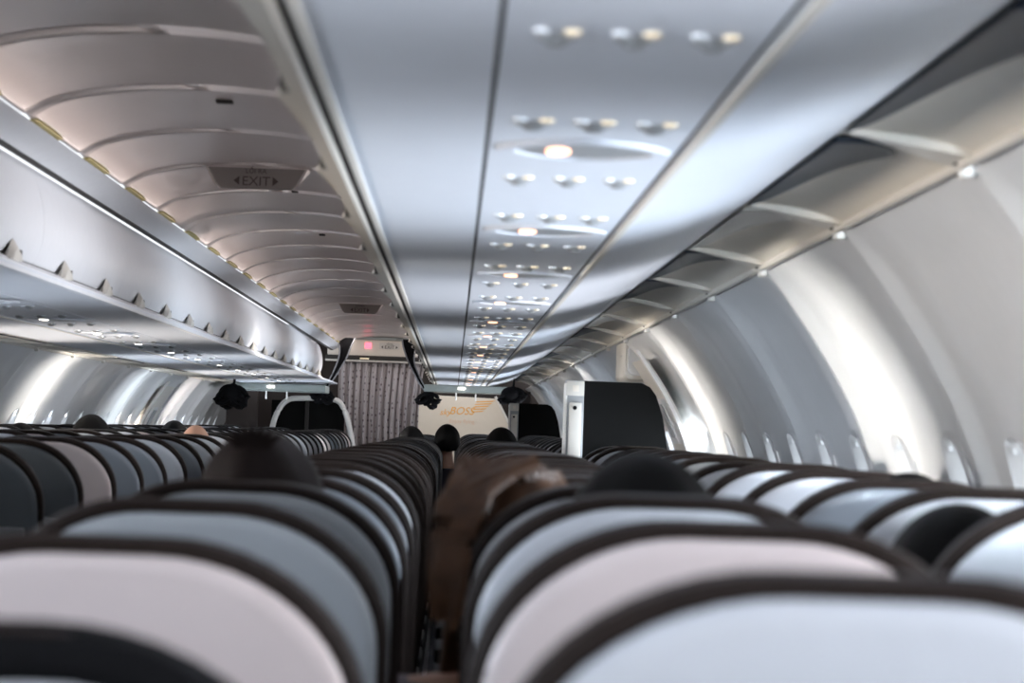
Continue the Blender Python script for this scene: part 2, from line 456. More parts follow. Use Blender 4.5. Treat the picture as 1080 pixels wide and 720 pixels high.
# ceiling panels: arched, bulging segment by segment
CP = 1.16
root = None
def ceiling():
    xs = [(-1.262, .850), (-1.20, .885), (-1.10, .915), (-.95, .937), (XC, .945), (-.59, .937), (-.44, .915), (-.34, .885), (-.26, .850)]
    pr = smoothline(xs, 5); n = len(pr); ny = 12
    m = MB(); y = -1.35; k = 0
    while y < Y1+.6:
        for a in range(ny+1):
            t = a/ny; b = .009*(1-(2*t-1)**6)
            for i, (px, pz) in enumerate(pr):
                e = min(1, min(i, n-1-i)/6.0)
                m.v.append(Vector(E(px, y+CP*t, pz+b*e-(0 if 0 < t < 1 else -.006))))
        base = k*(ny+1)*n
        for a in range(ny):
            for i in range(n-1):
                q = base+a*n+i; m.f.append((q, q+1, q+n+1, q+n))
        if k:
            pb = base-n
            for i in range(n-1): m.f.append((pb+i, pb+i+1, base+i+1, base+i))
        y += CP; k += 1
    o = m.ob('ceiling', M['ceil']); structure(o); md = o.modifiers.new('t', 'SOLIDIFY'); md.thickness = .01; md.offset = 1
ceiling()
k = 0; y = -1.35
proto = None
while y < 29:
    k += 1
    if proto is None:
        m = MB(); rings = []
        for a in range(9):
            t = a/8; h = .034*math.sin(PI*t)**.6+.002; yy = .10+.55*t
            rings.append([E(-1.262, yy, .846), E(-1.272, yy, .846+h*.8), E(-1.255, yy, .852+h), E(-1.245, yy, .85)])
        m.loft(rings); proto = m.ob('light_cover_strip', M['yellow'], None, loc=(0, y, 0)); r = proto
    else: r = proto.copy(); COL.objects.link(r); r.location = (0, y, 0)
    tag(r, 'cove strip with painted yellow light over the left bins, %s from the camera' % ordn(k), 'foam strip', 'painted glow strips over the left bins')
    y += CP

# end of the shell
structure(MB().box(E(XC, 33.6, -.10), (4.4, .08, 2.3)).ob('wall_front', M['brown']))
structure(MB().box(E(XC, Y1+1.8, 1.02), (4.4, 3.8, .04)).ob('ceiling.001', M['grey']))

# ------------------------------------------------------------------ seats
def outline(hw, top, bot, rx=.18, rz=.16, inset=0, n=12):
    """seat back outline in (x,z), z measured from the top edge"""
    pts = []; hw -= inset; top = -inset; rx = min(rx, hw-.02)-inset*.3; rz = rz-inset*.3
    bw = hw*.93
    pts.append((bw, bot)); pts.append((hw*.97, bot+.12)); pts.append((hw, -rz-.10))
    for k in range(n+1):
        a = PI/2*k/n; pts.append((hw-rx+rx*math.cos(a), top-rz+rz*math.sin(a)))
    left = [(-x, z) for x, z in reversed(pts)]
    return pts+left
def slab(m, rings):                # rings of (outline, y)
    m.loft([[(x, y, z) for x, z in o] for o, y in rings]); return m
HW = .233; BOT = -.66
def dz(o, d): return [(x, z-d) for x, z in o]
def seat_meshes():
    d = {}
    m = MB(); slab(m, [(outline(HW, 0, BOT, inset=.012), -.004), (outline(HW, 0, BOT, inset=.002), .004), (dz(outline(HW, 0, BOT, inset=.0), .002), .014),
        (dz(outline(HW, 0, BOT, inset=.004), .010), .048), (dz(outline(HW, 0, BOT, inset=.012), .014), .066), (dz(outline(HW, 0, BOT, inset=.05), .016), .078)])
    d['backrest'] = m.me('backrest', M['leather'])
    m = MB(); slab(m, [(outline(HW, 0, BOT+.03, inset=.0125), -.002), (outline(HW, 0, BOT+.03, inset=.0125), -.010), (outline(HW, 0, BOT+.03, inset=.016), -.0135), (outline(HW, 0, BOT+.03, inset=.026), -.015)])
    d['back_shell'] = m.me('back_shell', M['shell'])
    # rim : band around the shell
    m = MB(); a = outline(HW, 0, BOT+.01, inset=-.001); b = outline(HW, 0, BOT+.01, inset=.0125); n = len(a)
    m.loft([[(x, .012, z) for x, z in a], [(x, -.004, z) for x, z in a], [(x*.99, -.0085, z) for x, z in outline(HW, 0, BOT+.01, inset=.004)], [(x, -.0065, z) for x, z in b], [(x, .012, z) for x, z in b], ], caps=False)
    d['rim'] = m.me('rim', M['rim'])
    # tray table, latch, pocket
    d['tray_table'] = MB().box((0, -.026, -.33), (.38, .018, .23)).me('tray_table', M['tray'])
    d['latch'] = MB().box((0, -.040, -.208), (.016, .012, .034)).me('latch', M['metal'])
    d['pocket'] = MB().box((0, -.028, -.54), (.37, .024, .15)).me('pocket', M['leather'])
    return d
SM = seat_meshes()
def seat_base():
    d = {}
    m = MB().box((0, .29, .41), (.455, .46, .11)); d['seat_cushion'] = m.me('seat_cushion', M['leather'])
    m = MB().box((0, .10, .60), (.04, .34, .035)).box((0, -.02, .50), (.032, .05, .2)); d['armrest'] = m.me('armrest', M['black'])
    m = MB().tube([(0, .12, .01), (0, .16, .20), (0, .16, .36)], .018).tube([(0, .42, .01), (0, .38, .2), (0, .36, .36)], .018).tube([(0, .10, .015), (0, .44, .015)], .012)
    d['leg'] = m.me('leg', M['metal'])
    return d
SB = seat_base()
SEATTOP = EYE
def make_seat(detail=True):
    t = thing('airline_seat', 'x', 'seat')
    b = obj('backrest', SM['backrest'], t); obj('back_shell', SM['back_shell'], t)
    if detail:
        obj('rim', SM['rim'], t)
        ty = obj('tray_table', SM['tray_table'], t); obj('latch', SM['latch'], ty); obj('pocket', SM['pocket'], t)
    s = obj('seat_cushion', SB['seat_cushion'], t)
    if detail:
        obj('armrest', SB['armrest'], t)
    obj('leg', SB['leg'], t); obj('leg', SB['leg'], t)
    return t
shellmats = {}
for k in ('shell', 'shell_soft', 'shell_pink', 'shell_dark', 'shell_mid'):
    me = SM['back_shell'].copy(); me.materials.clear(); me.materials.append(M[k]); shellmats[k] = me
COLS = {'A': (.775, .064, 'right window column'), 'B': (.253, .076, 'right middle column'), 'C': (-.300, .094, 'right aisle column'),
        'D': (-1.255, .080, 'left aisle column'), 'E': (-1.775, .076, 'left middle column'), 'F': (-2.280, .070, 'left window column')}
P = .75; D1 = 1.65
LIGHT_TONE = {('C', 1): 'shell', ('C', 2): 'shell_pink', ('C', 3): 'shell_soft', ('C', 4): 'shell_soft', ('A', 1): 'shell', ('A', 2): 'shell', ('A', 3): 'shell', ('A', 4): 'shell', ('A', 6): 'shell', ('A', 7): 'shell', ('A', 8): 'shell', ('A', 9): 'shell_soft', ('B', 3): 'shell', ('B', 4): 'shell', ('B', 6): 'shell', ('B', 1): 'shell', ('B', 2): 'shell_pink', ('A', 5): 'shell_mid',  # shell tones by seat, mostly window light and shade put into the colour
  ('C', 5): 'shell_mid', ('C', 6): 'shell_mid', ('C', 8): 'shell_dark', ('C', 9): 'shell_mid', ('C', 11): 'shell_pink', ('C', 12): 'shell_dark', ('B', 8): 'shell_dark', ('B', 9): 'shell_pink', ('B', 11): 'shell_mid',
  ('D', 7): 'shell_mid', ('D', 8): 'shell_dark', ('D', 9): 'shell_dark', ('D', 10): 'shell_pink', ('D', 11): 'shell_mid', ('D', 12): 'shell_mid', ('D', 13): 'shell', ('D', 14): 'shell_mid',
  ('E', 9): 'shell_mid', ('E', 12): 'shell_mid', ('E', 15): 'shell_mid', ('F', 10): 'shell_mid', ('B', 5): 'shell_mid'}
HH = {('C', 1): .130, ('C', 2): .108, ('B', 1): .083, ('B', 2): .078}
SN = {'shell': 'light grey', 'shell_pink': 'rosy grey', 'shell_soft': 'medium light grey', 'shell_dark': 'dark slate', 'shell_mid': 'mid grey'}
ROWS = 36
protos = {}
def place_seat(c, k):
    x, h, cn = COLS[c]; y = D1+P*(k-1)
    h = HH.get((c, k), h+random.uniform(-.004, .004))
    det = k <= 16
    if det not in protos: protos[det] = make_seat(det)
    r = dup(protos[det]); r.location = (x, y, 0)
    sh = LIGHT_TONE.get((c, k)) or ('shell' if random.random() < .62 else random.choice(['shell_mid', 'shell_pink', 'shell_dark']))
    tilt = math.radians(random.uniform(11, 14)) * 1
    arm = 0; legs = 0
    for ch in r.children:
        nm = ch.name.split('.')[0]
        if nm in ('backrest', 'back_shell', 'rim', 'tray_table', 'pocket'):
            # turn the back about its top so the upper edge leans towards the camera
            ch.location = (0, 0, EYE-h); ch.rotation_euler = (-tilt*-1, 0, 0) if False else (tilt, 0, 0)
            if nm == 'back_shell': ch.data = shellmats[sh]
        if nm == 'armrest': ch.location = (-.262, .12, 0)
        if nm == 'leg': ch.location = ((-.2 if legs == 0 else .2), 0, 0); legs += 1
        if nm == 'seat_cushion': ch.location = (0, .05, 0)
    r['label'] = '%s backed seat, %s, %s row from the camera' % (SN[sh], cn, ordn(k))
    r['group'] = 'airline seats'
    return r
for k in range(1, ROWS+1):
    for c in 'ABCDEF':
        y = D1+P*(k-1)
        if c == 'A' and (12.2 < y < 14.6 or 25.3 < y < 27.6): continue
        if c in 'DEF' and k < 4: 
            if c != 'D' or k < 3: continue
        if c in 'F' and 23.8 < y < 25.4: continue
        place_seat(c, k)
# black cloth cover pulled over the nearest aisle seat's head
for o in list(bpy.data.objects):
    if o.name.startswith('airline_seat') and o.get('label', '').find('right aisle column, first row') >= 0:
        ref = [c for c in o.children if c.name.startswith('backrest')][0]
        def arc(i, d): return [(x, z) for x, z in dz(outline(HW, 0, BOT, inset=i), d) if z > -.24]
        hc = MB(); a0 = arc(-.004, 0); n = len(a0)
        rings = [(arc(.050, .016), .078), (arc(.006, .015), .068), (arc(-.003, .011), .048), (arc(-.005, .003), .012), (arc(-.002, 0), -.012), (arc(.010, 0), -.019), (arc(.025, 0), -.0165)]
        rings = [(r[:n], y) for r, y in rings]
        nn = min(len(r) for r, y in rings)
        hc.loft([[(x, y, z+.010*math.sin(i*.9)*(y < 0)*.4) for i, (x, z) in enumerate(r[:nn])] for r, y in rings], closed=False)
        c = hc.ob('headrest_cover', M['blackcloth'], o, loc=ref.location, rot=ref.rotation_euler); c.modifiers.new('t', 'SOLIDIFY').thickness = .004
        o['label'] = 'light grey backed seat with black headrest cover, right aisle column, nearest the camera'
for pr_ in protos.values():
    for ch in list(pr_.children):
        for g in list(ch.children): bpy.data.objects.remove(g)
        bpy.data.objects.remove(ch)
    bpy.data.objects.remove(pr_)

# ------------------------------------------------------------------ service units
S = 1.74
def service_unit(side):
    t = thing('service_unit', 'x', 'service unit')
    f = fR if side > 0 else fL; cx = .184 if side > 0 else -1.70
    z = f(cx)
    def lens_ring(w, l, dz, ox=0):
        r = []
        for k in range(32):
            a = 2*PI*k/32; x = math.cos(a)*w; y = math.sin(a)*l*(1-.25*abs(math.cos(a)))
            r.append((cx+ox+x, .34+y, z+EYE+dz))
        return r
    MB().loft([lens_ring(.135, .155, .0), lens_ring(.130, .150, -.006), lens_ring(.108, .128, -.006), lens_ring(.100, .118, .002)], caps=False).ob('sign_bezel', M['under'], t)
    s = MB().loft([lens_ring(.104, .122, .001), lens_ring(.100, .118, -.003), lens_ring(.05, .06, -.004)]).ob('sign_panel', M['grey'], t)
    rr = lambda w, l, dz: [(cx-.038+math.cos(2*PI*k/20)*w, .34+math.sin(2*PI*k/20)*l, z+EYE+dz) for k in range(20)]
    MB().loft([rr(.020, .055, -.003), rr(.018, .050, -.0065)]).ob('lit_sign', M['signlit' if side > 0 else 'white_lit'], s)
    for yy, big in ((0, 1.0), (.88, .9)):
        for q in (-1, 0, 1):
            x = cx+q*.086; zz = f(x)
            ring = lambda r, dz, oy=0: [(x+math.cos(2*PI*k/18)*r, yy+oy+math.sin(2*PI*k/18)*r*1.3, zz+EYE+dz) for k in range(18)]
            n = MB().loft([ring(.026*big, .0), ring(.024*big, -.003), ring(.018*big, -.004), ring(.012*big, -.010), ring(.008*big, -.011)]).ob('air_nozzle', M['grey'], t)
            for dx, mm in ((-.020, 'glint_w'), (.018, 'glint_lamp_y')):  # white and warm glints of the nozzle rim, painted as faintly glowing beads
                b = lambda r, dz: [(x+dx*big+math.cos(2*PI*k/12)*r, yy-.045+math.sin(2*PI*k/12)*r*1.5, zz+EYE+dz) for k in range(12)]
                MB().loft([b(.011*big, .001), b(.010*big, -.003), b(.006*big, -.004)]).ob('nozzle_glint', M[mm if side > 0 else 'under'], n)
    return t
for side, nm in ((1, 'right'), (-1, 'left')):
    proto = None
    for k in range(-1, 15):
        y = 3.86+S*k+(.45 if side < 0 else 0)
        if y > 28.5: break
        if proto is None: proto = service_unit(side); r = proto; r.location = (0, y, 0)
        else: r = dup(proto, (0, y, 0))
        r['label'] = 'ceiling service unit with nozzles and oval sign, %s bins, %s from the camera' % (nm, ordn(k+2)); r['group'] = 'service units under the %s bins' % nm

# ------------------------------------------------------------------ ceiling signs and marks
def exit_sign(y, label, sc=1.0):
    z = .945-.045
    t = thing('exit_sign', label, 'exit sign', E(XC, y, z))
    w, h = .185*sc, .042*sc
    o = [(-w, h), (-w*.82, -h*.55), (-w*.70, -h), (w*.70, -h), (w*.82, -h*.55), (w, h)]
    MB().loft([[(x, 0, q) for x, q in o], [(x*.985, -.006, q*.94) for x, q in o]]).ob('sign_plate', M['plate'], t, rot=(-.25, 0, 0))
    MB().loft([[(x*1.05, .004, q*1.05+.004) for x, q in o], [(x*1.05, .10, h+.006) for x, q in o]]).ob('housing', M['ceil'], t, rot=(-.1, 0, 0))
    text('EXIT', .052*sc, M['signtext'], 'lettering', t, (0, -.0085, -.012*sc), (PI/2-.25, 0, 0))
    text('LỐI RA', .026*sc, M['signtext'], 'lettering', t, (0, -.0155, .026*sc), (PI/2-.25, 0, 0))
    for s in (-1, 1):
        MB().loft([[(s*.062*sc, -.004-d, .006*sc), (s*.062*sc, -.004-d, -.030*sc), (s*.084*sc, -.004-d, -.012*sc)] for d in (0, .005)]).ob('arrow', M['signtext'], t, rot=(-.25, 0, 0))
    return t
exit_sign(10.3, 'grey ceiling exit sign with two arrows, the nearer one over the aisle')
exit_sign(21.8, 'small grey ceiling exit sign with two arrows, farther down the aisle', .9)
def ceil_mark(x, y, w, l, m, label, nm='ceiling_slot'):
    o = MB().box((0, 0, 0), (w, l, .008)).ob(nm, M[m], loc=E(x, y, .948)); tag(o, label, 'ceiling fitting')
ceil_mark(-.72, 8.25, .05, .05, 'gap', 'small dark slot in the aisle ceiling nearest the camera')
ceil_mark(-.69, 11.4, .026, .05, 'gap', 'tiny dark slot in the aisle ceiling just past the near exit sign')
ceil_mark(-.70, 14.0, .03, .06, 'gap', 'tiny dark slot in the aisle ceiling, farthest of the three slots')
ceil_mark(-1.05, 9.55, .09, .22, 'grey', 'small grey rectangular vent in the ceiling left of the exit sign', 'ceiling_vent')

# ------------------------------------------------------------------ right side: partitions, door, housing
def partition(y, label, sc=1.0):
    t = thing('partition_panel', label, 'partition', (0, y, 0))
    z1 = .235; x0, x1 = .515, 1.0
    o = [(x0+.09, -1.1), (x0+.09, z1), (x0+.37, z1-.002), (x0+.41, z1-.02), (x0+.44, z1-.06), (x0+.475, z1-.16), (x0+.50, z1-.30), (x0+.52, -.2), (x0+.53, -1.1)]
    MB().loft([[(x, d, q+EYE) for x, q in o] for d in (0, .03)]).ob('dark_panel', M['black'], t)
    p = MB().box(E(x0+.052, .005, -.45), (.092, .05, 1.37)).ob('edge_post', M['grey'], t)
    MB().box(E(x0+.055, -.022, z1-.038), (.085, .016, .070)).ob('placard', M['cream'], t)
    MB().box(E(x0+.057, -.032, z1-.038), (.030, .006, .030)).ob('placard_mark', M['board'], t)
    MB().box(E(x0+.058, -.030, -.23), (.058, .028, .72)).ob('handle_tube', M['cream'], t)
    MB().box(E(x0+.010, -.010, -.23), (.016, .03, .9)).ob('edge_strip', M['white'], t)
    MB().ellipsoid(E(x0+.055, -.046, z1-.13), (.010, .006, .010)).ob('latch_button', M['black'], t)
    return t
partition(13.0, 'black partition with pale edge post beside the near right exit door')
partition(26.0, 'small black partition with pale edge post, farther toward the front')
# exit door on each side
def exit_door(side, y, nm):
    pr = wall_profile(side); t = thing(nm, 'x', 'x'); del t['label'], t['category']; structure(t)
    W = .46
    pts = [p for p in pr if p[1] > -1.0 and p[1] < (RJ if side > 0 else LJ)[1]-.07]
    def sh(y0, y1, inn, a, b):
        q = pts[a:b]; m = MB()
        ring = [(x-side*inn, z) for x, z in q]+[(x-side*(inn-.02), z) for x, z in reversed(q)]
        m.loft([[(x, yy, z+EYE) for x, z in ring] for yy in (y0, y1)]); return m
    n = len(pts)
    sh(y-W, y+W, .055, 2, n).ob('door_lining', M['cream'], t)
    sh(y-W-.10, y-W-.02, .075, 0, n).ob('door_frame', M['white'], t)
    sh(y+W+.02, y+W+.12, .075, 0, n).ob('door_frame', M['wall'], t)
    sh(y-.30, y+.06, .080, n//4, n//4+9).ob('door_recess', M['wall'], t)
    sh(y-.22, y-.02, .088, n//4+1, n//4+8).ob('slot', M['grey'], t)
    sh(y+.16, y+.24, .095, n//4, n//4+7).ob('assist_handle', M['white'], t)
    return t
exit_door(1, RDOOR, 'door_1'); exit_door(-1, LDOOR, 'door_2')
t = thing('door_light_housing', 'pale rounded box hanging from the cove above the right exit door', 'light housing', (0, 14.3, 0))
def rr(x0, x1, z0, z1, y, r=.03, n=5):
    pts = []
    for cx, cz, a0 in ((x1-r, z1-r, 0), (x0+r, z1-r, PI/2), (x0+r, z0+r, PI), (x1-r, z0+r, 1.5*PI)):
        for k in range(n+1):
            a = a0+PI/2*k/n; pts.append((cx+r*math.cos(a), y, cz+r*math.sin(a)+EYE))
    return pts
MB().loft([rr(.885, 1.02, .275, .475, 0, .03), rr(.872, 1.04, .262, .485, .03, .03), rr(.872, 1.04, .262, .485, .62, .03)]).ob('housing', M['cream'], t)
MB().loft([rr(.90, 1.00, .30, .455, -.006, .03), rr(.895, 1.01, .29, .46, .004, .03)]).ob('front_cover', M['wall'], t)

# ------------------------------------------------------------------ front end: header, curtain, bulkheads
YC = 30.3
t = thing('curtain_header', 'pale header over the aisle curtain with lit sign and exit plate', 'header', (0, YC, 0))
MB().box(E(-.83, .0, .825), (1.16, .10, .18)).ob('header_panel', M['board'], t)
MB().box(E(-.80, -.03, .930), (.92, .12, .032)).ob('top_strip', M['greenish'], t)
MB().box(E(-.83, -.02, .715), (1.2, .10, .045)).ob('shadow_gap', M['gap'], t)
MB().box(E(-.83, -.04, .680), (1.2, .03, .022)).ob('curtain_rail', M['cream'], t)
MB().box(E(-1.00, -.08, .705), (.10, .02, .015)).ob('rail_lamp', M['glint_lamp_y'], t)
MB().box(E(-.965, -.055, .850), (.07, .012, .065)).ob('no_smoking_sign', M['red'], t)
pl = MB().box(E(-.73, -.055, .852), (.24, .012, .085)).ob('exit_plate', M['board'], t)
MB().box(E(-.73, -.061, .852), (.222, .004, .070)).ob('plate_inset', M['cream'], pl)
text('EXIT', .052, M['signtext'], 'lettering', pl, E(-.73, -.066, .838)); text('LỐI RA', .024, M['signtext'], 'lettering', pl, E(-.73, -.066, .872))
for s in (-1, 1):
    MB().loft([[(-.73+s*.070, -.064-d, EYE+.855), (-.73+s*.070, -.064-d, EYE+.823), (-.73+s*.092, -.064-d, EYE+.839)] for d in (0, .004)]).ob('arrow', M['signtext'], pl)
text('EXIT', .034, M['signtext'], 'lettering', t, E(-.62, -.094, .930))
# curtain
m = MB(); nx = 140; nz = 14
for j in range(nz+1):
    tz = j/nz; z = .675-1.75*tz
    for i in range(nx+1):
        tx = i/nx; gx = 1-.05*math.sin(PI*min(1, tz*1.3)); x = -1.29+tx*.94*gx+.01
        fold = .045*math.sin(tx*2*PI*11.5+.8*math.sin(tx*9))*(.6+.4*tz)+.012*math.sin(tx*2*PI*27+tz)
        m.v.append(Vector(E(x, YC+.05+fold, z)))
for j in range(nz):
    for i in range(nx): m.f.append((j*(nx+1)+i, j*(nx+1)+i+1, (j+1)*(nx+1)+i+1, (j+1)*(nx+1)+i))
cu = m.ob('aisle_curtain', M['curtain']); tag(cu, 'mauve grey pleated patterned curtain closing the aisle at the front', 'curtain')
cu.modifiers.new('t', 'SOLIDIFY').thickness = .004
# greenish cross panels under the bins at the front end
for x0, x1, z, nm, y in ((-.32, .62, .40, 'right', 28.9), (-2.3, -1.33, .345, 'left', 28.4)):
    t = thing('cross_panel', 'grey green cross panel closing the %s bins at the front' % nm, 'panel', (0, y, 0))
    MB().box(E((x0+x1)/2, .45, z-.01), (x1-x0, .9, .075)).ob('panel', M['greenish'], t)
    MB().box(E(x0+(x1-x0)*.42, -.012, z-.005), (.075, .02, .022)).ob('lit_sign', M['white_lit'], t)
    for q in (.36, .58):
        MB().tube([E(x0+(x1-x0)*q, .2, z-.04), E(x0+(x1-x0)*q, .2, z-.13)], .008).ob('hanger', M['white'], t)
# bulkhead with the airline logo
t = thing('logo_bulkhead', 'cream bulkhead wall with orange logo at the front right', 'bulkhead', (0, 32.2, 0))
o = [(-.45, -1.15), (-.42, .355), (.50, .335), (.72, -.05), (.72, -1.15)]
MB().loft([[(x, d, q+EYE) for x, q in o] for d in (0, .04)]).ob('board', M['board'], t)
MB().tube([E(.48, -.06, .36), E(.66, -.06, .03)], .016, 8).ob('edge_trim', M['white'], t)
text('sky', .10, M['orange'], 'lettering', t, E(-.10, -.006, .155), shear=.3)
text('BOSS', .125, M['orange'], 'lettering', t, E(.09, -.006, .175), shear=.3)
m = MB()
for k in range(5):
    z = .135+k*.030; m.loft([[E(.20+k*.012, -d, z+.03), E(.33+k*.030, -d, z+.042), E(.36+k*.030, -d, z+.056), E(.22+k*.012, -d, z+.042)] for d in (.003, .009)])
m.ob('wing_emblem', M['orange'], t)
text('Enjoy flying', .065, M['paleprint'], 'lettering', t, E(.10, -.006, .055)); text('.com', .045, M['paleprint'], 'lettering', t, E(-.02, -.006, -.03)).scale = (1, 1, 1)
# left bulkhead with white rounded frame
t = thing('framed_bulkhead', 'dark bulkhead at front left inside a white rounded frame', 'bulkhead', (0, 30.0, 0))
MB().box(E(-1.59, .10, -.48), (.80, .05, 1.4)).ob('dark_panel', M['black'], t)
pts = []
for p in smoothline([(-2.02, -.62), (-1.97, -.1), (-1.90, .12), (-1.80, .225), (-1.65, .245), (-1.45, .25), (-1.28, .235), (-1.20, .15), (-1.13, -.05), (-1.08, -.3), (-1.05, -.7)], 5): pts.append(E(p[0], 0, p[1]))
MB().tube(pts, .030, 10).ob('frame', M['white'], t)
MB().box(E(-1.60, .06, .0), (.04, .03, .5)).ob('inner_post', M['gap'], t)
# brown side returns at the far front
tag(MB().box(E(-2.35, 30.6, -.2), (.35, .06, 1.9)).ob('galley_panel', M['brown']), 'dark brown galley panel left of the white framed bulkhead', 'panel')
tag(MB().box(E(.72, 29.9, -.39), (.22, .06, 1.58)).ob('galley_panel', M['brown']), 'dark brown panel between logo bulkhead and far partition', 'panel')

# ------------------------------------------------------------------ knotted black straps
def bow(t, c, s=1.0, n=4):
    m = MB()
    for k in range(n):
        a = -.9+1.8*k/(n-1)+random.uniform(-.15, .15); L = s*random.uniform(.085, .125)
        d = Vector((math.sin(a), random.uniform(-.3, .1), -math.cos(a)))
        c0 = Vector(c); side = Vector((math.cos(a), 0, math.sin(a)))
        pts = []
        for q in range(13):
            ph = 2*PI*q/12; pts.append(c0+d*L*(.5-.5*math.cos(ph))+side*s*.030*math.sin(ph))
        m.tube(pts, s*.030, 8, flat=.6)
    m.ellipsoid(c, (s*.035, s*.03, s*.035)); m.ob('bow', M['blackcloth'], t)
def strap(path, wid, label, loc):
    t = thing('knotted_strap', label, 'strap', loc)
    m = MB(); rings = []; edges = [[], []]
    P_ = smoothline(path, 6)
    W_ = [w[0] for w in smoothline([(a, 0) for a in wid], 6)]
    for (x, z), wd in zip(P_, W_):
        tw = .012
        rings.append([(x-wd, -tw, z), (x, -tw*1.6-.01, z), (x+wd, -tw, z), (x+wd, tw, z), (x-wd, tw, z)])
        edges[0].append((x-wd, -tw, z)); edges[1].append((x+wd, -tw, z))
    m.loft(rings); m.ob('band', M['blackcloth'], t)
    MB().tube(edges[1], .009, 6).ob('binding', M['binding'], t); MB().tube(edges[0], .009, 6).ob('binding', M['binding'], t)
    bow(t, (P_[-1][0], -.02, P_[-1][1]), 1.2)
    return t
# positions from the far aisle header, in metres about the strap's top
def pw(px, py, Y):
    d = M3 @ Vector((px-540, -(py-360), -FPX)); return (d.x/d.y*Y, d.z/d.y*Y)
def strap_px(pts, wid, Y, label):
    q = [pw(a, b, Y) for a, b in pts]; x0, z0 = q[0]
    s = strap([(x-x0, z-z0) for x, z in q], wid, label, E(x0, Y, z0)); return s
strap_px([(364, 356), (364, 366), (361, 378), (352, 396), (341, 412)], [.105, .060, .040, .022, .018], 29.4, 'black strap knotted in a bow, hanging from the header left of the curtain')
strap_px([(432, 358), (432, 368), (434, 382), (443, 402), (452, 416)], [.080, .060, .030, .018, .016], 29.2, 'black strap knotted in a bow, hanging from the header right of the curtain')
for (px, py, Y, lab, s) in ((246, 410, 25.0, 'black knotted cloth bundle hanging under the far left bins', 1.5), (541, 412, 27.6, 'black knotted cloth bundle hanging by the far right partition', 1.35)):
    x, z = pw(px, py, Y); t = thing('knotted_cloth', lab, 'cloth bundle', E(x, Y, z)); bow(t, (0, 0, 0), s, 5)
    MB().ellipsoid((-.02*s, 0, -.03*s), (.07*s, .05*s, .06*s)).ob('knot', M['blackcloth'], t)
    MB().tube([(0, 0, 0), (.01, 0, .09 if px < 300 else .12)], .012).ob('tie', M['blackcloth'], t)

# ------------------------------------------------------------------ people
def eval_skin(pts, edges, rad, sub=2):
    me = bpy.data.meshes.new('s'); me.from_pydata(pts, edges, []); o = bpy.data.objects.new('s', me); COL.objects.link(o)
    o.modifiers.new('k', 'SKIN'); sm = o.modifiers.new('u', 'SUBSURF'); sm.levels = sub; sm.render_levels = sub
    for i, r in enumerate(rad):
        d = me.skin_vertices[0].data[i]; d.radius = r if isinstance(r, tuple) else (r, r); d.use_root = (i == 0)
    bpy.context.view_layer.update()
    ev = bpy.data.meshes.new_from_object(o.evaluated_get(bpy.context.evaluated_depsgraph_get()))
    bpy.data.objects.remove(o); return ev
def grab(me): return [vv.co.copy() for vv in me.vertices], [tuple(p.vertices) for p in me.polygons]
HEADZ = .40   # head centre above shoulder origin (origin = mid shoulders is at z 0 -> 'neck')
def head_mesh():
    m = MB(); nu, nv = 28, 22; c = Vector((0, 0, 0)); vs = []
    for i in range(1, nv):
        t = PI*i/nv
        for j in range(nu):
            p = 2*PI*j/nu; x = math.sin(t)*math.cos(p); y = math.sin(t)*math.sin(p); z = math.cos(t)
            X, Y, Z = x*.075, y*.095, z*.118
            if z < 0: X *= 1-.30*(-z)**1.4; Y *= 1-.12*(-z)**1.5; Y += .012*(-z)
            if y > 0:                                     # the face looks towards +Y, the front of the cabin
                g = math.exp(-((X/.012)**2))*math.exp(-(((Z+.018)/.022)**2)); Y += .022*g            # nose
                for sx in (-1, 1):
                    Y -= .010*math.exp(-(((X-sx*.032)/.015)**2))*math.exp(-(((Z-.006)/.012)**2))     # eye sockets
                Y += .005*math.exp(-((X/.024)**2))*math.exp(-(((Z+.058)/.009)**2))                   # lips
                Y += .006*math.exp(-((X/.02)**2))*math.exp(-(((Z+.095)/.016)**2))
            vs.append((X, Y, Z))
    fs = []
    for i in range(nv-2):
        for j in range(nu):
            k = (j+1) % nu; fs.append((i*nu+j, i*nu+k, (i+1)*nu+k, (i+1)*nu+j))
    vs += [(0, 0, .118), (0, .012, -.118)]; a = len(vs)-2
    for j in range(nu):
        k = (j+1) % nu; fs.append((a, k, j)); fs.append((a+1, (nv-2)*nu+j, (nv-2)*nu+k))
    m.add(vs, fs)
    for s in (-1, 1): m.ellipsoid((s*.077, .0, -.005), (.010, .020, .032), 10, 8)
    return m
PB = {}
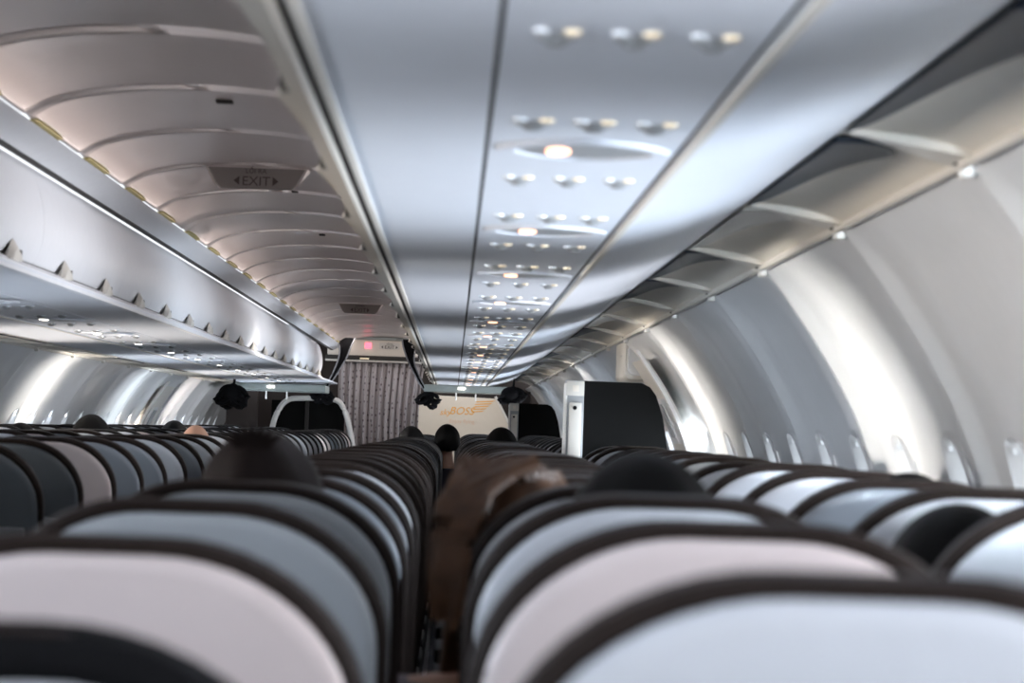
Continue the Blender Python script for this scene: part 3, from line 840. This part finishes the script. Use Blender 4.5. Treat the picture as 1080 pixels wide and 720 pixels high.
def build_person():
    # sitting: origin at the point on the floor under the pelvis, head centre at (0,0,1.20)
    hz = 1.20
    pts = [(0, 0, .50), (0, -.01, .62), (0, -.03, .80), (0, -.04, .93), (0, -.02, 1.02), (0, 0, 1.10), (0, 0, 1.16),
           (.15, -.03, .96), (.19, .0, .80), (.19, .14, .66), (.16, .36, .64), (-.15, -.03, .96), (-.19, .0, .80), (-.19, .14, .66), (-.16, .36, .64),
           (.09, .05, .50), (.12, .28, .52), (.12, .46, .50), (.12, .46, .28), (.12, .42, .08), (.12, .54, .04),
           (-.09, .05, .50), (-.12, .28, .52), (-.12, .46, .50), (-.12, .46, .28), (-.12, .42, .08), (-.12, .54, .04)]
    ed = [(0, 1), (1, 2), (2, 3), (3, 4), (4, 5), (5, 6), (3, 7), (7, 8), (8, 9), (9, 10), (3, 11), (11, 12), (12, 13), (13, 14),
          (0, 15), (15, 16), (16, 17), (17, 18), (18, 19), (19, 20), (0, 21), (21, 22), (22, 23), (23, 24), (24, 25), (25, 26)]
    rad = [(.14, .11), (.13, .10), (.14, .10), (.13, .09), .06, .05, .05, .06, .045, .040, .028, .06, .045, .040, .028, .085, .075, .060, .052, .036, .032, .085, .075, .060, .052, .036, .032]
    m = MB(); v_, f_ = grab(eval_skin(pts, ed, rad)); m.add(v_, f_)
    h = head_mesh(); m.add([p+Vector((0, .02, hz)) for p in h.v], h.f)
    # hands: palm and five fingers resting on the thighs
    for s in (-1, 1):
        hp = Vector((s*.15, .38, .635))
        P2 = [hp, hp+Vector((0, .05, -.004))]; hv = [tuple(hp), tuple(hp+Vector((-s*.004, .085, -.006)))]
        m.ellipsoid(tuple(hp+Vector((0, .045, -.004))), (.040, .052, .015))
        for q, L in enumerate((.062, .075, .080, .070)):
            b = hp+Vector((s*(.030-.020*q), .085, -.004)); m.tube([b-Vector((0, .02, 0)), b+Vector((0, L*.45, .004)), b+Vector((0, L*.8, -.010)), b+Vector((0, L, -.022))], [.009, .0088, .008, .006], 8)
        b = hp+Vector((-s*.034, .02, 0)); m.tube([b, b+Vector((-s*.022, .025, -.004)), b+Vector((-s*.028, .052, -.012))], [.011, .010, .007], 8)
    PB['body'] = m.me('body', M['skin'])
    # clothing
    tp = [0, 1, 2, 3, 4, 7, 8, 9, 10, 11, 12, 13, 14]; ix = {a: i for i, a in enumerate(tp)}
    ed2 = [(ix[a], ix[b]) for a, b in ed if a in ix and b in ix]
    rr_ = []
    for a in tp:
        r = rad[a]; r = (r[0]+.014, r[1]+.014) if isinstance(r, tuple) else r+.012
        rr_.append(r)
    P3 = [Vector(pts[a]) for a in tp]; P3[ix[10]] = P3[ix[9]].lerp(P3[ix[10]], .85); P3[ix[14]] = P3[ix[13]].lerp(P3[ix[14]], .85); P3[ix[4]] = Vector((0, -.03, .99))
    PB['shirt'] = MB().add(*grab(eval_skin([tuple(p) for p in P3], ed2, rr_))).me('shirt', M['shirt_dark'])
    tp = [0, 15, 16, 17, 18, 19, 21, 22, 23, 24, 25]; ix = {a: i for i, a in enumerate(tp)}
    ed2 = [(ix[a], ix[b]) for a, b in ed if a in ix and b in ix]
    rr_ = [((rad[a][0]+.010, rad[a][1]+.010) if isinstance(rad[a], tuple) else rad[a]+.013) for a in tp]
    PB['trousers'] = MB().add(*grab(eval_skin([pts[a] for a in tp], ed2, rr_))).me('trousers', M['trousers'])
build_person()
def hair_short(m, lump=.012):
    nu, nv = 26, 16
    for i in range(nv+1):
        t = PI*.66*i/nv
        for j in range(nu):
            p = 2*PI*j/nu; x = math.sin(t)*math.cos(p); y = math.sin(t)*math.sin(p); z = math.cos(t)
            lim = 1.0
            if y > .2: tt = min(t, PI*.36); x = math.sin(tt)*math.cos(p); y = math.sin(tt)*math.sin(p); z = math.cos(tt)
            r = 1+lump/.1*(.9+.25*math.sin(7*p+3*z)*math.sin(t)**2)
            m.v.append(Vector((x*.087*r, y*.105*r+.02, z*.115*r)))
    for i in range(nv):
        for j in range(nu):
            k = (j+1) % nu; m.f.append((i*nu+j, i*nu+k, (i+1)*nu+k, (i+1)*nu+j))
    return m
def person(x, y, headtop, hair, label, shirt='shirt_dark', lean=0, scale=1.0, style='short'):
    """headtop: height of the crown above the eye line; y: depth of the head"""
    t = thing('person', label, 'person', (x, y+.13, EYE+headtop-1.33*scale)); t.rotation_euler = (.12, lean, 0); t.scale = (scale,)*3
    b = obj('body', PB['body'], t)
    s = obj('shirt', PB['shirt'], t)
    if shirt != 'shirt_dark': s.data = s.data.copy(); s.data.materials[0] = M[shirt]
    obj('trousers', PB['trousers'], t)
    if hair:
        m = MB(); hair_short(m, .014 if style == 'short' else .022)
        if style == 'bun':
            
            for q in range(7): a = -1+2*q/6; m.tube([(a*.02-.01, -.03, .12), (a*.045-.01, -.04, .158-abs(a)*.02)], [.010, .002], 6)
        if style == 'long':
            for q in range(15):
                a = PI*1.0+PI*1.0*q/14
                bx, by = math.cos(a)*.088, math.sin(a)*.105+.02; w = random.uniform(-.02, .02)
                m.tube([(bx*.5, by*.5+.01, .115), (bx*.95, by, .05), (bx*1.0, by*1.05, -.06), (bx*1.0+w, by*1.0, -.2), (bx*.95+w, by*.95, -.34)], [.02, .022, .022, .020, .010], 10)
        m.ob('hair', M[hair], t, loc=(0, 0, 1.20))
    return t
person(-.285, 4.10, -.016, 'hair_dark', 'person with tied dark hair seated nearest the camera, left of centre', 'shirt_grey', style='bun', scale=.95)
person(.235, 3.36, -.016, 'hair_black', 'person with black hair behind the large pale seats in the middle', style='short', scale=1.05)
br = person(.10, 4.12, -.046, 'hair_brown', 'person with long chestnut hair leaning into the gap between seats', 'shirt_grey', style='long')
# falling lock of chestnut hair in the gap between the seat columns
m = MB()
for q in range(22):
    a = q/21; x0, z0 = pw(490+random.uniform(-4, 80)*1.0, 486+random.uniform(0, 10), 3.98)
    x1, z1 = pw(474+a*36, 525+a*6, 3.9); x2, z2 = pw(462+a*30, 580, 3.85); x3, z3 = pw(456+a*24, 645+random.uniform(-15, 25), 3.85)
    bx, bz = br.location.x, br.location.z
    pts = [Vector((x0, 4.03, z0+EYE)), Vector((x1, 3.97, z1+EYE)), Vector((x2, 3.93, z2+EYE)), Vector((x3, 3.93, z3+EYE))]
    sp = [Vector((*p, 0)) for p in smoothline([(p.x, p.z) for p in pts], 4)]; yy = [c[0] for c in smoothline([(p.y, 0) for p in pts], 4)]
    m.tube([(p.x, yq, p.y) for p, yq in zip(sp, yy)], [.013]*(len(sp)-3)+[.011, .008, .003], 8)
lock = m.ob('hair_lock', M['hair_brown']); lock.parent = br
bpy.context.view_layer.update(); lock.matrix_parent_inverse = br.matrix_world.inverted()
person(.625, 3.36, -.066, 'hair_black', 'person with black hair in the window column at the right edge', scale=1.0)
def far_person(px, py, Y, hair, label, scale=1.0, **k):
    x, z = pw(px, py, Y); person(x, Y, z, hair, label, scale=scale, **k)
far_person(22, 444, 13.85, 'hair_black', 'person with black hair at the far left edge by the left windows')
far_person(97, 435, 13.86, 'hair_black', 'person with black hair under the left windows, crown well above the seats', scale=1.06)
far_person(184, 442, 17.6, 'hair_black', 'person with black hair beside the bald head on the left')
far_person(207, 444, 13.1, None, 'bald person with bare brown scalp on the left of the aisle')
far_person(472, 446, 20.6, 'hair_black', 'person with round black hair over the aisle gap before the logo bulkhead')
far_person(434, 448, 19.84, 'hair_black', 'person with black hair seated just below the curtain')
far_person(529, 449, 16.1, 'hair_black', 'person with black hair seated below the logo bulkhead, right side')
far_person(961, 494, 4.85, 'hair_black', 'person with dark hair showing over the right window seats')
